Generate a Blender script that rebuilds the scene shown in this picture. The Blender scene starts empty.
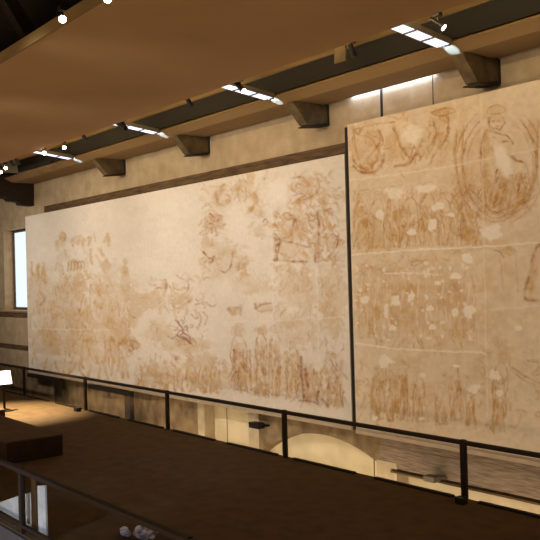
import bpy, bmesh, math, random
import numpy as np
from mathutils import Vector, Matrix
random.seed(7); RS = np.random.RandomState(11)
C = bpy.context.scene.collection
H = 4.0                       # camera height above the walkway floor
F = 823.6
# ------------------------------------------------------------------ camera frame
def nz(a):
    a = np.array(a, float); return a/np.linalg.norm(a)
d1 = nz((-658, 28, F)); d2 = np.array((1030, -19, F), float); d2 = nz(d2-d1*d2.dot(d1))
AX, AY = -d1, d2; AZ = np.cross(AX, AY)
M = np.array([AX, AY, AZ])
def ray(u, v): return M@nz((u-270, v-270, F))
def onY(u, v, y): r = ray(u, v); p = r*y/r[1]; p[2] += H; return p
def onZ(u, v, z): r = ray(u, v); p = r*(z-H)/r[2]; p[2] += H; return p
def proj(X, Y, Z):
    X = np.asarray(X, float); Z = np.asarray(Z, float)-H
    c = [M[0][i]*X+M[1][i]*Y+M[2][i]*Z for i in range(3)]
    return 270+F*c[0]/c[2], 270+F*c[1]/c[2]

# ------------------------------------------------------------------ materials
def lin(c): return tuple(((x/255)/12.92 if x/255 <= .04045 else ((x/255+.055)/1.055)**2.4) for x in c)+(1,)
def mat(name, col, rough=.7, metal=0, noise=0, scale=5, bump=0, stretch=(1, 1, 1), emit=None, spec=.5, col2=None, detail=6):
    m = bpy.data.materials.new(name); m.use_nodes = True; nt = m.node_tree; b = nt.nodes['Principled BSDF']
    b.inputs['Base Color'].default_value = lin(col); b.inputs['Roughness'].default_value = rough
    b.inputs['Metallic'].default_value = metal; b.inputs['Specular IOR Level'].default_value = spec
    if noise or bump:
        tc = nt.nodes.new('ShaderNodeTexCoord'); mp = nt.nodes.new('ShaderNodeMapping'); mp.inputs['Scale'].default_value = stretch
        n = nt.nodes.new('ShaderNodeTexNoise'); n.inputs['Scale'].default_value = scale; n.inputs['Detail'].default_value = detail
        nt.links.new(tc.outputs['Object'], mp.inputs[0]); nt.links.new(mp.outputs[0], n.inputs[0])
        if noise:
            cr = nt.nodes.new('ShaderNodeValToRGB'); a = col2 or tuple(max(0, x*(1-noise)) for x in col)
            cr.color_ramp.elements[0].position = .35; cr.color_ramp.elements[1].position = .65
            cr.color_ramp.elements[0].color = lin(a); cr.color_ramp.elements[1].color = lin(col)
            nt.links.new(n.outputs['Fac'], cr.inputs[0]); nt.links.new(cr.outputs[0], b.inputs['Base Color'])
        if bump:
            bp = nt.nodes.new('ShaderNodeBump'); bp.inputs['Strength'].default_value = bump; bp.inputs['Distance'].default_value = .02
            nt.links.new(n.outputs['Fac'], bp.inputs['Height']); nt.links.new(bp.outputs[0], b.inputs['Normal'])
    if emit:
        b.inputs['Emission Color'].default_value = lin(emit[0]); b.inputs['Emission Strength'].default_value = emit[1]
    return m

def glass_mat(name, tint=(246, 245, 243)):
    m = bpy.data.materials.new(name); m.use_nodes = True; nt = m.node_tree; nt.nodes.clear()
    o = nt.nodes.new('ShaderNodeOutputMaterial'); mx = nt.nodes.new('ShaderNodeMixShader')
    t = nt.nodes.new('ShaderNodeBsdfTransparent'); t.inputs[0].default_value = lin(tint)
    g = nt.nodes.new('ShaderNodeBsdfGlossy'); g.inputs['Roughness'].default_value = .02
    lw = nt.nodes.new('ShaderNodeLayerWeight'); lw.inputs[0].default_value = .5
    pw = nt.nodes.new('ShaderNodeMath'); pw.operation = 'POWER'; pw.inputs[1].default_value = 4.5; nt.links.new(lw.outputs['Facing'], pw.inputs[0])
    f = nt.nodes.new('ShaderNodeMath'); f.operation = 'MULTIPLY_ADD'; f.inputs[1].default_value = .35; f.inputs[2].default_value = .03; nt.links.new(pw.outputs[0], f.inputs[0])
    nt.links.new(f.outputs[0], mx.inputs[0]); nt.links.new(t.outputs[0], mx.inputs[1]); nt.links.new(g.outputs[0], mx.inputs[2])
    nt.links.new(mx.outputs[0], o.inputs[0]); return m

def stone_mat(name, c1, c2, c3, bw=1.1, bh=.42, morty=.012, mcol=(90, 75, 55)):
    m = bpy.data.materials.new(name); m.use_nodes = True; nt = m.node_tree; b = nt.nodes['Principled BSDF']
    N = nt.nodes.new; L = nt.links.new
    tc = N('ShaderNodeTexCoord'); sp = N('ShaderNodeSeparateXYZ'); cb = N('ShaderNodeCombineXYZ')
    L(tc.outputs['Object'], sp.inputs[0]); L(sp.outputs[0], cb.inputs[0]); L(sp.outputs[2], cb.inputs[1])
    br = N('ShaderNodeTexBrick'); L(cb.outputs[0], br.inputs[0])
    br.inputs['Color1'].default_value = lin(c1); br.inputs['Color2'].default_value = lin(c2); br.inputs['Mortar'].default_value = lin(mcol)
    br.inputs['Scale'].default_value = 1; br.inputs['Brick Width'].default_value = bw; br.inputs['Row Height'].default_value = bh
    br.inputs['Mortar Size'].default_value = morty; br.inputs['Mortar Smooth'].default_value = .6
    n = N('ShaderNodeTexNoise'); n.inputs['Scale'].default_value = 2.2; n.inputs['Detail'].default_value = 8; n.inputs['Roughness'].default_value = .65
    L(tc.outputs['Object'], n.inputs[0])
    cr = N('ShaderNodeValToRGB'); cr.color_ramp.elements[0].position = .38; cr.color_ramp.elements[1].position = .68
    cr.color_ramp.elements[0].color = (0, 0, 0, 1); cr.color_ramp.elements[1].color = (1, 1, 1, 1)
    mx = N('ShaderNodeMix'); mx.data_type = 'RGBA'
    L(n.outputs['Fac'], cr.inputs[0]); L(cr.outputs[0], mx.inputs[0]); L(br.outputs[0], mx.inputs[6]); mx.inputs[7].default_value = lin(c3)
    L(mx.outputs[2], b.inputs['Base Color']); b.inputs['Roughness'].default_value = .9
    bp = N('ShaderNodeBump'); bp.inputs['Strength'].default_value = .5; bp.inputs['Distance'].default_value = .02
    L(n.outputs['Fac'], bp.inputs['Height']); L(bp.outputs[0], b.inputs['Normal'])
    return m

def paint_mat(name, amount):
    m = bpy.data.materials.new(name); m.use_nodes = True; nt = m.node_tree; b = nt.nodes['Principled BSDF']
    N = nt.nodes.new; L = nt.links.new
    a = N('ShaderNodeAttribute'); a.attribute_name = 'pigment'
    tc = N('ShaderNodeTexCoord'); n = N('ShaderNodeTexNoise'); n.inputs['Scale'].default_value = 9; n.inputs['Detail'].default_value = 7
    L(tc.outputs['Object'], n.inputs[0])
    mr = N('ShaderNodeMapRange'); mr.inputs[1].default_value = .3; mr.inputs[2].default_value = .7; mr.inputs[3].default_value = 1-amount; mr.inputs[4].default_value = 1+amount*.5
    L(n.outputs['Fac'], mr.inputs[0])
    mx = N('ShaderNodeMix'); mx.data_type = 'RGBA'; mx.blend_type = 'MULTIPLY'; mx.inputs[0].default_value = 1
    L(a.outputs['Color'], mx.inputs[6]); L(mr.outputs[0], mx.inputs[7]); L(mx.outputs[2], b.inputs['Base Color'])
    b.inputs['Roughness'].default_value = .92; b.inputs['Specular IOR Level'].default_value = .15
    bp = N('ShaderNodeBump'); bp.inputs['Strength'].default_value = .12; bp.inputs['Distance'].default_value = .01
    L(n.outputs['Fac'], bp.inputs['Height']); L(bp.outputs[0], b.inputs['Normal'])
    return m

MT = dict(
    paint=paint_mat('sinopia_plaster', .06),
    edge=mat('panel_edge', (206, 186, 160), .9, noise=.08, scale=4),
    wall=stone_mat('old_wall', (170, 149, 118), (162, 140, 108), (184, 165, 136), 1.6, .55, .005, (170, 144, 108)),
    rough=mat('rough_masonry', (160, 142, 124), .95, noise=.6, scale=7.0, bump=.8, stretch=(.35, 1, 4.5), col2=(118, 102, 86), detail=12),
    spandrel=mat('spandrel', (152, 130, 98), .95, noise=.5, scale=2.4, bump=.8, stretch=(1.2, 1, .9), col2=(112, 92, 66), detail=9),
    cream=mat('cream_plaster', (220, 206, 172), .9, noise=.08, scale=2),
    palebl=mat('pale_block', (200, 184, 154), .9, noise=.08, scale=5),
    soffit=mat('soffit', (160, 124, 82), .85, noise=.05, scale=.8, bump=.1),
    soffit_edge=mat('soffit_edge', (112, 88, 46), .8, noise=.06, scale=1),
    ledge=mat('ledge_board', (146, 118, 78), .8, noise=.1, scale=.8, stretch=(.2, 1, 1)),
    olive=mat('slot_board', (190, 156, 100), .8, noise=.2, scale=2, stretch=(.3, 1, 1)),
    darkslot=mat('slot_dark', (26, 21, 14), .8),
    wood=mat('dark_wood', (46, 27, 16), .7, noise=.35, scale=2.5, stretch=(.3, 4, 4), bump=.3),
    roofw=mat('roof_wood', (44, 33, 22), .8, noise=.35, scale=3, stretch=(3, .4, 1), bump=.3),
    band=mat('band_wood', (104, 78, 46), .85, noise=.4, scale=5, stretch=(.35, 1, 2.5), bump=.4, col2=(66, 48, 28)),
    bracket=mat('bracket_stone', (104, 86, 58), .85, noise=.3, scale=4, bump=.4),
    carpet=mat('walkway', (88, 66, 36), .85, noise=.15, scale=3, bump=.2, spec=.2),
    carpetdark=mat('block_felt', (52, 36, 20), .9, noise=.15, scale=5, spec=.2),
    fascia=mat('fascia', (64, 64, 70), .7, noise=.1, scale=2),
    patch=mat('worn_patch', (110, 98, 86), .95, noise=.4, scale=8, bump=.6, stretch=(.4, 1, 3)),
    lower=mat('lower_floor', (96, 84, 66), .8, noise=.2, scale=2),
    iron=mat('dark_bronze', (34, 23, 16), .75, spec=.25),
    brown=mat('brown_bar', (62, 46, 20), .6),
    frame=mat('dark_frame', (34, 26, 18), .6),
    black=mat('black_metal', (18, 15, 13), .4, metal=.2),
    grey=mat('grey_box', (120, 112, 98), .5, metal=.3),
    glass=glass_mat('rail_glass'),
    white=mat('reflection_white', (214, 228, 244), .5, noise=.12, scale=5),
    jamb=mat('window_jamb', (205, 170, 130), .9, noise=.1, scale=3),
    pane=mat('window_pane', (230, 240, 250), .3, emit=((200, 226, 246), .95)),
    sky=mat('light_pane', (230, 236, 245), .3, emit=((205, 220, 250), 1.5)),
    endglow=mat('end_glow', (230, 236, 245), .3, emit=((205, 222, 255), 22)),
    lens=mat('lamp_lens', (255, 240, 225), .3, emit=((255, 226, 196), 30)),
    panelglow=mat('panel_glow', (240, 235, 250), .4, emit=((225, 215, 250), 2.2)),  # emission added to brighten the white panel, no known backlight
    tube=mat('tube', (240, 240, 250), .3, emit=((200, 218, 255), 22)),
    blue=mat('reflection_blue', (60, 84, 200), .25, noise=.5, scale=9, col2=(215, 225, 250)),
)

# ------------------------------------------------------------------ mesh helpers
def box(bm, x0, x1, y0, y1, z0, z1, bev=0):
    vs = [bm.verts.new((x, y, z)) for x in (x0, x1) for y in (y0, y1) for z in (z0, z1)]
    fs = [(0, 1, 3, 2), (4, 6, 7, 5), (0, 4, 5, 1), (2, 3, 7, 6), (0, 2, 6, 4), (1, 5, 7, 3)]
    faces = [bm.faces.new([vs[i] for i in f]) for f in fs]
    if bev:
        es = list({e for f in faces for e in f.edges})
        bmesh.ops.bevel(bm, geom=es, offset=bev, segments=2, affect='EDGES', profile=.5)
def prism(bm, pts, axis, a, b):
    """polygon pts extruded along axis ('x': pts are (y,z); 'y': pts are (x,z))"""
    def P(p, t): return (t, p[0], p[1]) if axis == 'x' else (p[0], t, p[1])
    A = [bm.verts.new(P(p, a)) for p in pts]; B = [bm.verts.new(P(p, b)) for p in pts]
    bm.faces.new(A); bm.faces.new(B[::-1]); n = len(pts)
    for i in range(n): bm.faces.new([A[i], B[i], B[(i+1) % n], A[(i+1) % n]])
def tube(bm, p, q, r, n=16, r2=None):
    p, q = Vector(p), Vector(q); d = q-p; L = d.length
    g = bmesh.ops.create_cone(bm, cap_ends=True, segments=n, radius1=r, radius2=r if r2 is None else r2, depth=L)
    Mx = Matrix.Translation((p+q)/2) @ d.to_track_quat('Z', 'Y').to_matrix().to_4x4()
    bmesh.ops.transform(bm, matrix=Mx, verts=g['verts'])
def obj(name, bm, m, parent=None, smooth=False):
    bmesh.ops.recalc_face_normals(bm, faces=bm.faces)
    me = bpy.data.meshes.new(name); bm.to_mesh(me); bm.free(); me.materials.append(MT[m])
    if smooth:
        for p in me.polygons: p.use_smooth = True
    o = bpy.data.objects.new(name, me); C.objects.link(o)
    if parent: o.parent = parent
    return o
def tag(o, label=None, cat=None, group=None, kind=None):
    for k, v in (('label', label), ('category', cat), ('group', group), ('kind', kind)):
        if v: o[k] = v
    return o
def empty(name, loc=(0, 0, 0)):
    o = bpy.data.objects.new(name, None); o.location = loc; C.objects.link(o); return o
def B(*a, bev=0):
    bm = bmesh.new(); box(bm, *a, bev=bev); return bm
def struct(name, bm, m, label=None):
    return tag(obj(name, bm, m), label, None, None, 'structure')

def light(kind, name, loc, to, e, col=(255, 214, 160), **k):
    l = bpy.data.lights.new(name, kind); l.energy = e; l.color = lin(col)[:3]
    for a, b in k.items(): setattr(l, a, b)
    o = bpy.data.objects.new(name, l); C.objects.link(o); o.location = loc
    o.rotation_euler = (Vector(to)-Vector(loc)).to_track_quat('-Z', 'Y').to_euler(); return o
# ------------------------------------------------------------------ setting
WY = 13.3                      # face of the old wall
XL, XR = -46.0, 6.0
struct('floor', B(XL, XR, 5.12, 11.86, -.28, 0), 'carpet', 'dark brown walkway between two glass railings')
struct('trim_1', B(XL, XR, 5.06, 5.118, -1.6, -.02), 'fascia', 'grey edge board under the nearer railing')
struct('floor_lower', B(XL, XR, -6, WY, -3.4, -3.2), 'lower', 'floor of the lower hall')
# wall with the window opening and, low down, arch and recesses
wx0, wx1, wz0, wz1 = -35.1, -32.3, 2.98, 6.46
bm = bmesh.new()
Y0, Y1 = WY, WY+.6
box(bm, XL, wx0, Y0, Y1, .62, 9.6); box(bm, wx1, XR, Y0, Y1, .62, 9.6)
box(bm, wx0, wx1, Y0, Y1, .62, wz0); box(bm, wx0, wx1, Y0, Y1, wz1, 9.6)
struct('wall_back', bm, 'wall', 'old plastered masonry wall behind the hanging panels')
struct('wall_lower', B(XL, XR, WY+.35, WY+.6, -3.2, .618), 'cream', 'cream plaster infill lit from below')
# masonry pieces in front of the infill, with the arch cut out
def arch_z(x): return .24-.62*((x+14.75)/2.25)**2
xs = np.linspace(-17.3, -12.9, 40)
pts = [(-17.36, .62), (-17.36, -.3)]+[(x, min(.6, arch_z(x))) for x in xs if arch_z(x) > -.9]+[(-12.9, -.9), (-12.9, .62)]
pts = [(-17.3, .617)]+[(x, arch_z(x)) for x in xs]+[(-12.9, .617)]
bm = bmesh.new(); prism(bm, pts, 'y', WY, WY+.349); struct('wall_arch', bm, 'spandrel', 'brown masonry over the low arch')
bm = bmesh.new(); box(bm, -12.899, XR, WY, WY+.349, -.24, .617); struct('wall_masonry', bm, 'rough', 'rough grey brown masonry strip under the right panel')
struct('trim_2', B(-12.55, XR, WY-.05, WY+.02, -.285, -.241), 'band', 'thin brown ledge under the rough masonry')
struct('trim_3', B(-13.0, -12.4, WY-.01, WY+.34, -1.6, -.08), 'palebl', 'pale masonry block beside the arch')
struct('trim_4', B(-17.75, -17.301, WY, WY+.349, -3.1, .617), 'palebl', 'pale pier left of the arch')
struct('trim_5', B(-20.2, -19.85, WY, WY+.349, -3.1, .617), 'palebl', 'pale pier between two recesses')
struct('wall_plinth', B(XL, -20.201, WY+.12, WY+.349, -3.1, .617), 'spandrel')
struct('trim_6', B(XL, -28, WY-.04, WY-.001, 2.72, 2.93), 'band', 'brown string course under the window')
struct('trim_7', B(XL, -28, WY-.03, WY-.001, 1.36, 1.56), 'band', 'brown string course low on the wall')
struct('trim_8', B(-12.56, -12.5, WY-.02, WY-.001, 6.9, 8.2), 'darkslot', 'dark joint in the wall above the right panel')
struct('trim_9', B(-11.1, -11.07, WY-.004, WY-.0005, 6.9, 8.2), 'bracket')
# window
w = empty('window_1', ((wx0+wx1)/2, WY+.3, wz0)); tag(w, 'tall bright window in the old wall beside the left panel', None, None, 'structure')
def child(name, bm, m, par):
    o = obj(name, bm, m); o.parent = par; o.matrix_parent_inverse = Matrix.Translation(-Vector(par.location)); return o
bm = bmesh.new(); box(bm, wx0, wx0+.012, WY+.002, WY+.5, wz0, wz1); box(bm, wx1-.012, wx1, WY+.002, WY+.5, wz0, wz1)
box(bm, wx0, wx1, WY+.002, WY+.5, wz1-.012, wz1); box(bm, wx0, wx1, WY-.05, WY+.5, wz0-.01, wz0+.03)
child('reveal', bm, 'jamb', w)
bm = bmesh.new()
box(bm, wx0+.02, wx0+.12, WY+.4, WY+.5, wz0+.04, wz1-.02); box(bm, wx1-.12, wx1-.02, WY+.4, WY+.5, wz0+.04, wz1-.02)
box(bm, wx0+.12, wx1-.12, WY+.4, WY+.5, wz1-.12, wz1-.02); box(bm, wx0+.12, wx1-.12, WY+.4, WY+.5, wz0+.04, wz0+.14)
box(bm, -33.55, -33.51, WY+.4, WY+.5, wz0+.14, wz1-.12)
child('window_frame', bm, 'bracket', w)
child('window_pane', B(wx0+.1, wx1-.1, WY+.46, WY+.48, wz0+.1, wz1-.1), 'pane', w)
# other walls of the hall and the roof
struct('wall_left', B(XL-.4, XL, -6, WY+.6, -3.2, 16), 'wall')
struct('wall_right', B(XR, XR+.4, -6, WY+.6, -3.2, 16), 'wall')
struct('wall_front', B(XL, XR, -6.4, -6, -3.2, 16), 'wall')
bm = bmesh.new(); prism(bm, [(WY+.6, 9.3), (-6.4, 18.0), (-6.4, 18.3), (WY+.6, 9.6)], 'x', XL, XR)
struct('ceiling_roof', bm, 'roofw', 'dark timber roof above the suspended ceiling')
# suspended ceiling, ledge along the wall, boards in the slot
SZ = 8.1; XE = -27.2
bm = bmesh.new(); box(bm, XE, XR, 5.622, 10.15, SZ, SZ+.14); so = struct('ceiling', bm, 'soffit', 'broad brown suspended ceiling panel')
bm = bmesh.new(); prism(bm, [(5.58, SZ+.17), (5.58, SZ-.015), (5.62, SZ-.015), (5.62, SZ+.17)], 'x', XE, XR)
struct('trim_10', bm, 'soffit_edge', 'bevelled edge of the suspended ceiling')
bm = bmesh.new(); prism(bm, [(12.0, SZ+.11), (12.3, SZ-.02), (13.14, SZ-.02), (13.14, SZ+.1), (12.03, SZ+.16)], 'x', -31.4, XR)
struct('ceiling_ledge', bm, 'ledge', 'narrow board ceiling running along the top of the wall')
struct('ceiling_slot', B(-30, XR, 9.7, 11.95, SZ+.62, SZ+.7), 'olive', 'olive boards inside the ceiling slot')
bm = bmesh.new(); prism(bm, [(12.03, SZ+.18), (12.0, SZ+.61), (11.951, SZ+.61), (12.0, SZ+.18)], 'x', -30, XR)
struct('trim_11', bm, 'darkslot')
struct('trim_12', B(-30, XR, 9.95, 10.0, SZ+.14, SZ+.62), 'darkslot')

# ------------------------------------------------------------------ things overhead
# braces of the roof trusses seen past the suspended ceiling
for i, (x, lab) in enumerate(((-20.1, 'dark diagonal timber brace crossing the upper left corner'), )):
    bm = bmesh.new(); prism(bm, [(6.4, 13.3), (6.75, 13.1), (9.0, 9.95), (8.65, 9.75)], 'x', x-.22, x+.1)
    tag(obj('roof_brace', bm, 'wood'), lab, 'timber brace')
# tie beams
def tie_beam(x, z, lab):
    t = empty('tie_beam', (x, WY, z)); tag(t, lab, 'timber beam', 'tie beams at the far end')
    child('beam', B(x-.55, x, 4.0, WY-.002, z, z+1.0, bev=.02), 'wood', t)
    bm = bmesh.new()
    prism(bm, [(WY-.002, z-.001), (12.2, z-.001), (12.32, z-.1), (12.7, z-.13), (12.76, z-.24), (WY-.002, z-.27)], 'x', x-.5, x-.05)
    child('corbel', bm, 'wood', t)
tie_beam(-31.65, 7.5, 'nearest dark timber tie beam meeting the wall above the left panel')
tie_beam(-38.2, 7.1, 'farther dark timber tie beam at the left edge of the picture')
# brackets
BR = []
for i, (u, v, lab) in enumerate(((498, 74, 'stone bracket under the ledge above the right panel'),
        (327, 116, 'stone bracket just left of the gap between the two panels'),
        (208, 145, 'stone bracket second from the left under the ledge'),
        (124, 165, 'stone bracket farthest left under the ledge'))):
    x = onY(u, v, 13.25)[0]; zb = 7.58
    t = empty('ledge_bracket', (x, WY, zb)); tag(t, lab, 'bracket', 'brackets holding up the ledge')
    bm = bmesh.new()
    prism(bm, [(WY-.04, SZ-.021), (12.3, SZ-.021), (12.2, SZ-.06), (12.62, zb), (12.72, zb-.02), (WY-.04, zb+.08)], 'x', x-.28, x)
    child('corbel', bm, 'bracket', t)
    bm = bmesh.new(); prism(bm, [(12.66, zb-.021), (12.66, zb-.05), (WY-.001, zb+.02), (WY-.001, SZ-.021), (WY-.04, SZ-.021), (WY-.04, zb+.08), (12.72, zb-.021)], 'x', x-.37, x+.03)
    child('support_plate', bm, 'darkslot', t)
    BR.append(t)
# band of timber above the left panel
bm = B(-30.5, -12.0, WY-.1, WY-.002, 6.6, 7.1); tag(obj('timber_beam', bm, 'band'), 'long weathered timber beam on the wall above the left panel', 'timber beam')
# light strips
for i, (u, v, lab) in enumerate(((400, 28, 'three-pane light strip nearest the camera, top right'), (225, 86.5, 'light strip above the middle of the left panel'),
        (112, 124, 'light strip second from the left in the slot'), (35, 152.3, 'small light strip farthest left in the slot'))):
    p = onZ(u, v, 8.3); x = p[0]; t = empty('light_strip', (x, 11, 8.2)); tag(t, lab, 'ceiling light', 'light strips across the ceiling slot')
    ya, yb = 10.2, 11.93
    def zz(y): return 8.3-.114*(y-10.74)
    bm = bmesh.new()
    def slab(bm, x0, x1, y0, y1, dz0, dz1): prism_pts = [(y0, zz(y0)+dz0), (y1, zz(y1)+dz0), (y1, zz(y1)+dz1), (y0, zz(y0)+dz1)]; prism(bm, prism_pts, 'x', x0, x1)
    slab(bm, x-.17, x-.145, ya, yb, .0, .1); slab(bm, x+.145, x+.17, ya, yb, .0, .1); slab(bm, x-.145, x+.145, ya, yb, .05, .1)
    cuts = [10.25, 10.98, 11.45, 11.91]
    for c in cuts: slab(bm, x-.145, x+.145, c-.025, c+.025, -.012, .05)
    child('light_frame', bm, 'grey', t)
    light('SPOT', 'fascia_glow_fill', (x-.02, 11.6, 7.93), (x-.02, 12.12, 8.165), 170, (140, 185, 255), spot_size=math.radians(27), spot_blend=.25, shadow_soft_size=.02)  # added spot for the glow patch on the ledge edge, no such fixture
    for a, b in zip(cuts[:-1], cuts[1:]):
        bm = bmesh.new(); slab(bm, x-.144, x+.144, a+.026, b-.026, .0, .049); child('light_pane', bm, 'sky', t)
# tube light behind the ledge
t = empty('tube_light', (-12, 13.2, SZ+.12)); tag(t, 'bright tube light washing the wall top above the right panel', 'tube light')
bm = bmesh.new(); tube(bm, (-13.45, 13.215, SZ+.03), (-11.0, 13.215, SZ+.03), .025, 10); child('tube', bm, 'tube', t)
child('batten', B(-13.5, -10.9, 13.17, 13.29, SZ+.07, SZ+.11), 'grey', t)
# small baffle board in the slot
tag(obj('baffle_board', B(-11.92, -11.6, 11.32, 11.36, SZ+.16, SZ+.6195), 'bracket'), 'small upright board in the ceiling slot, behind an unlit spotlight', 'board')
# spotlights
def spot(u, v, z, aim, on, lab, grp='spotlights under the ceiling'):
    p = Vector(onZ(u, v, z-.12)); t = empty('spotlight', (p.x, p.y, z)); tag(t, lab, 'spotlight', grp)
    d = Vector(aim).normalized(); top = Vector((p.x, p.y, SZ+.02 if p.y < 10.2 else SZ+.6))
    bm = bmesh.new(); box(bm, p.x-.06, p.x+.06, p.y-.05, p.y+.05, z+.0, z+.07, bev=.008); tube(bm, (p.x, p.y, z+.06), top, .018, 8); child('mount', bm, 'black', t)
    bm = bmesh.new(); tube(bm, p+Vector((0, 0, .1)), p, .022, 8); child('arm', bm, 'black', t)
    bm = bmesh.new(); tube(bm, p-d*.13, p+d*.12, .045, 18, .062); tube(bm, p-d*.17, p-d*.13, .035, 14, .05); child('lamp_head', bm, 'black', t, )
    bm = bmesh.new(); tube(bm, p+d*.121, p+d*.128, .052, 18); child('lens', bm, 'lens' if on else 'grey', t)
    return p, d
cam_dir = lambda u, v: -ray(u, v)
def towards(u, v, k=.5):
    r = -ray(u, v); return (r[0]*k+.15, r[1]*k, r[2]*k-.6*(1-k))
spots = [
 (62, 19, 8.02, towards(62, 20, .9), 1, 'glowing spotlight on the left edge of the suspended ceiling'),
 (107, -1, 8.02, towards(107, 0, .9), 1, 'glowing spotlight cut by the top edge of the picture'),
 (438, 24, 8.28, (.55, .25, -.5), 1, 'spotlight beside the nearest light strip'),
 (352, 50, 8.28, (-.1, .5, -.8), 0, 'unlit spotlight in front of the small upright board in the slot'),
 (240, 87, 8.2, (.5, .2, -.6), 1, 'spotlight overlapping the middle light strip'),
 (189, 102, 8.2, (0, .5, -.8), 0, 'unlit spotlight between two middle light strips'),
 (119, 124.5, 8.2, (.3, .6, -.6), 0, 'unlit spotlight over the light strip second from the left'),
 (124, 125.5, 8.2, (-.3, .6, -.6), 0, 'unlit spotlight touching the light strip second from the left'),
 (84, 137, 8.2, (0, .5, -.8), 0, 'unlit spotlight right of the farthest light strip'),
 (64, 147.5, 8.2, towards(64, 148, .9), 1, 'glowing spotlight just above the farthest light strip'),
 (44, 153, 8.15, towards(44, 153, .9), 1, 'glowing spotlight on the farthest light strip'),
 (17, 161, 8.2, (0, .5, -.8), 0, 'unlit spotlight right of the far glowing pair'),
 (12, 163, 8.2, (.1, .5, -.8), 0, 'unlit spotlight close above the tie beam'),
 (5.5, 168, 8.15, towards(5, 168, .9), 1, 'brightest far spotlight above the tie beam'),
 (0.5, 172, 8.15, towards(1, 172, .9), 1, 'far spotlight cut by the left edge of the picture'),
]
for s in spots: spot(*s)

# ------------------------------------------------------------------ railings
def railing(y, xs, x0, x1, lab, near=False):
    t = empty('glass_railing', (xs[0], y, 0)); tag(t, lab, 'railing', 'glass railings of the walkway')
    child('handrail', B(x0, x1, y-.05, y+.05, .98, 1.055, bev=.012), 'iron', t)
    if near: child('bottom_rail', B(x0, x1, y-.035, y+.035, .10, .15), 'iron', t)
    for x in xs:
        child('post', B(x-.055, x+.055, y-.04, y+.04, .001, 1.07, bev=.008), 'iron', t)
    ed = [x0]+[x for x in sorted(xs)]+[x1]
    for a, b in zip(ed[:-1], ed[1:]):
        child('glass_panel', B(a+.06, b-.06, y-.007, y+.007, .046, .972), 'glass', t)
    return t
r1 = railing(11.75, [-29.3, -24.3, -19.33, -14.33, -9.35, -4.4], -36, -3.0, 'long glass railing on the far side of the walkway, below the panels')
for k in range(-8, 4):
    xa = -14.33+2.5*k+.28
    child('rail_shoe', B(xa, xa+1.94, 11.71, 11.79, .001, .042), 'iron', r1)
r2 = railing(5.15, [-17.9, -13.06, -8.1], -19, -7.0, 'nearer glass railing crossing the bottom left corner', True)
# small boxes at the post feet
tag(obj('floor_box', B(-9.34, -9.16, 11.45, 11.6, .002, .12, bev=.015), 'black'), 'small dark box on the floor at the foot of the right railing post', 'floor box')
tag(obj('floor_box', B(-24.45, -24.2, 11.4, 11.55, .002, .12, bev=.015), 'black'), 'small dark box on the floor at a post above the left block', 'floor box')

# ------------------------------------------------------------------ things on the walkway
def block(name, x0, x1, y0, y1, h, lab):
    t = empty(name, (x1, y0, 0)); tag(t, lab, 'display block')
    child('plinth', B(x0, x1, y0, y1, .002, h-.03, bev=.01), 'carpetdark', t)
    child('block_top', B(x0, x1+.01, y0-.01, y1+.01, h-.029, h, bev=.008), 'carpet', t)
    return t
block('display_block', -24.5, -18.32, 6.9, 8.25, .50, 'large low dark block on the walkway at left')
block('display_block', -28.5, -24.6, 7.8, 9.25, .30, 'smaller dark block behind the large block, at the left edge')
tag(obj('leaflet', B(-21.2, -20.9, 7.3, 7.6, .502, .512), 'palebl'), 'pale leaflet lying on the large low block', 'leaflet')
# lectern with white panel, its glow added in the material
lx, ly = -26.25, 9.86
t = empty('info_stand', (lx, ly, 0)); tag(t, 'thin dark stand holding a white information panel with added glow', 'information stand')
child('base_plate', B(lx-.32, lx+.28, ly-.2, ly+.2, .002, .03, bev=.005), 'black', t)
child('pole', B(lx-.05, lx+.0, ly-.03, ly+.03, .031, 1.1), 'iron', t)
bm = bmesh.new(); fx = lambda k, o: [(lx+.05+o, ly-.42), (lx+.05+o, ly+.24)]
def tilted(x_lo, x_hi, y0, y1, z0, z1, th):
    bm = bmesh.new(); vs = []
    for dx in (0, th):
        for (y, z, x) in ((y0, z0, x_lo), (y1, z0, x_lo), (y1, z1, x_hi), (y0, z1, x_hi)): vs.append(bm.verts.new((x+dx, y, z)))
    for f in ((0, 1, 2, 3), (4, 5, 6, 7), (0, 1, 5, 4), (1, 2, 6, 5), (2, 3, 7, 6), (3, 0, 4, 7)): bm.faces.new([vs[k] for k in f])
    return bm
child('panel_frame', tilted(lx+.06, lx-.09, ly-.5, ly+.24, .86, 1.29, .03), 'grey', t)
child('lit_panel', tilted(lx+.091, lx-.059, ly-.48, ly+.22, .87, 1.28, .008), 'panelglow', t)
# solid sheets and bar added in place of a reflection in the nearer glass
t = empty('reflection_board', (-12.5, 5.35, 0)); tag(t, 'pale bluish slanted shape standing in for a reflection in the nearer glass railing', 'reflection stand-in')
bm = bmesh.new(); prism(bm, [(-15.4, .004), (-15.4, .02), (-14.45, .2), (-13.6, .47), (-12.95, .66), (-12.95, .004)], 'y', 5.28, 5.31); child('reflection_sheet', bm, 'white', t)
bm = bmesh.new(); prism(bm, [(-12.73, .004), (-12.73, .80), (-12.43, .86), (-12.42, .004)], 'y', 5.28, 5.31); child('reflection_sheet', bm, 'white', t)
child('reflection_bar', B(-12.949, -12.731, 5.26, 5.33, .004, .95), 'brown', t)
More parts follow.
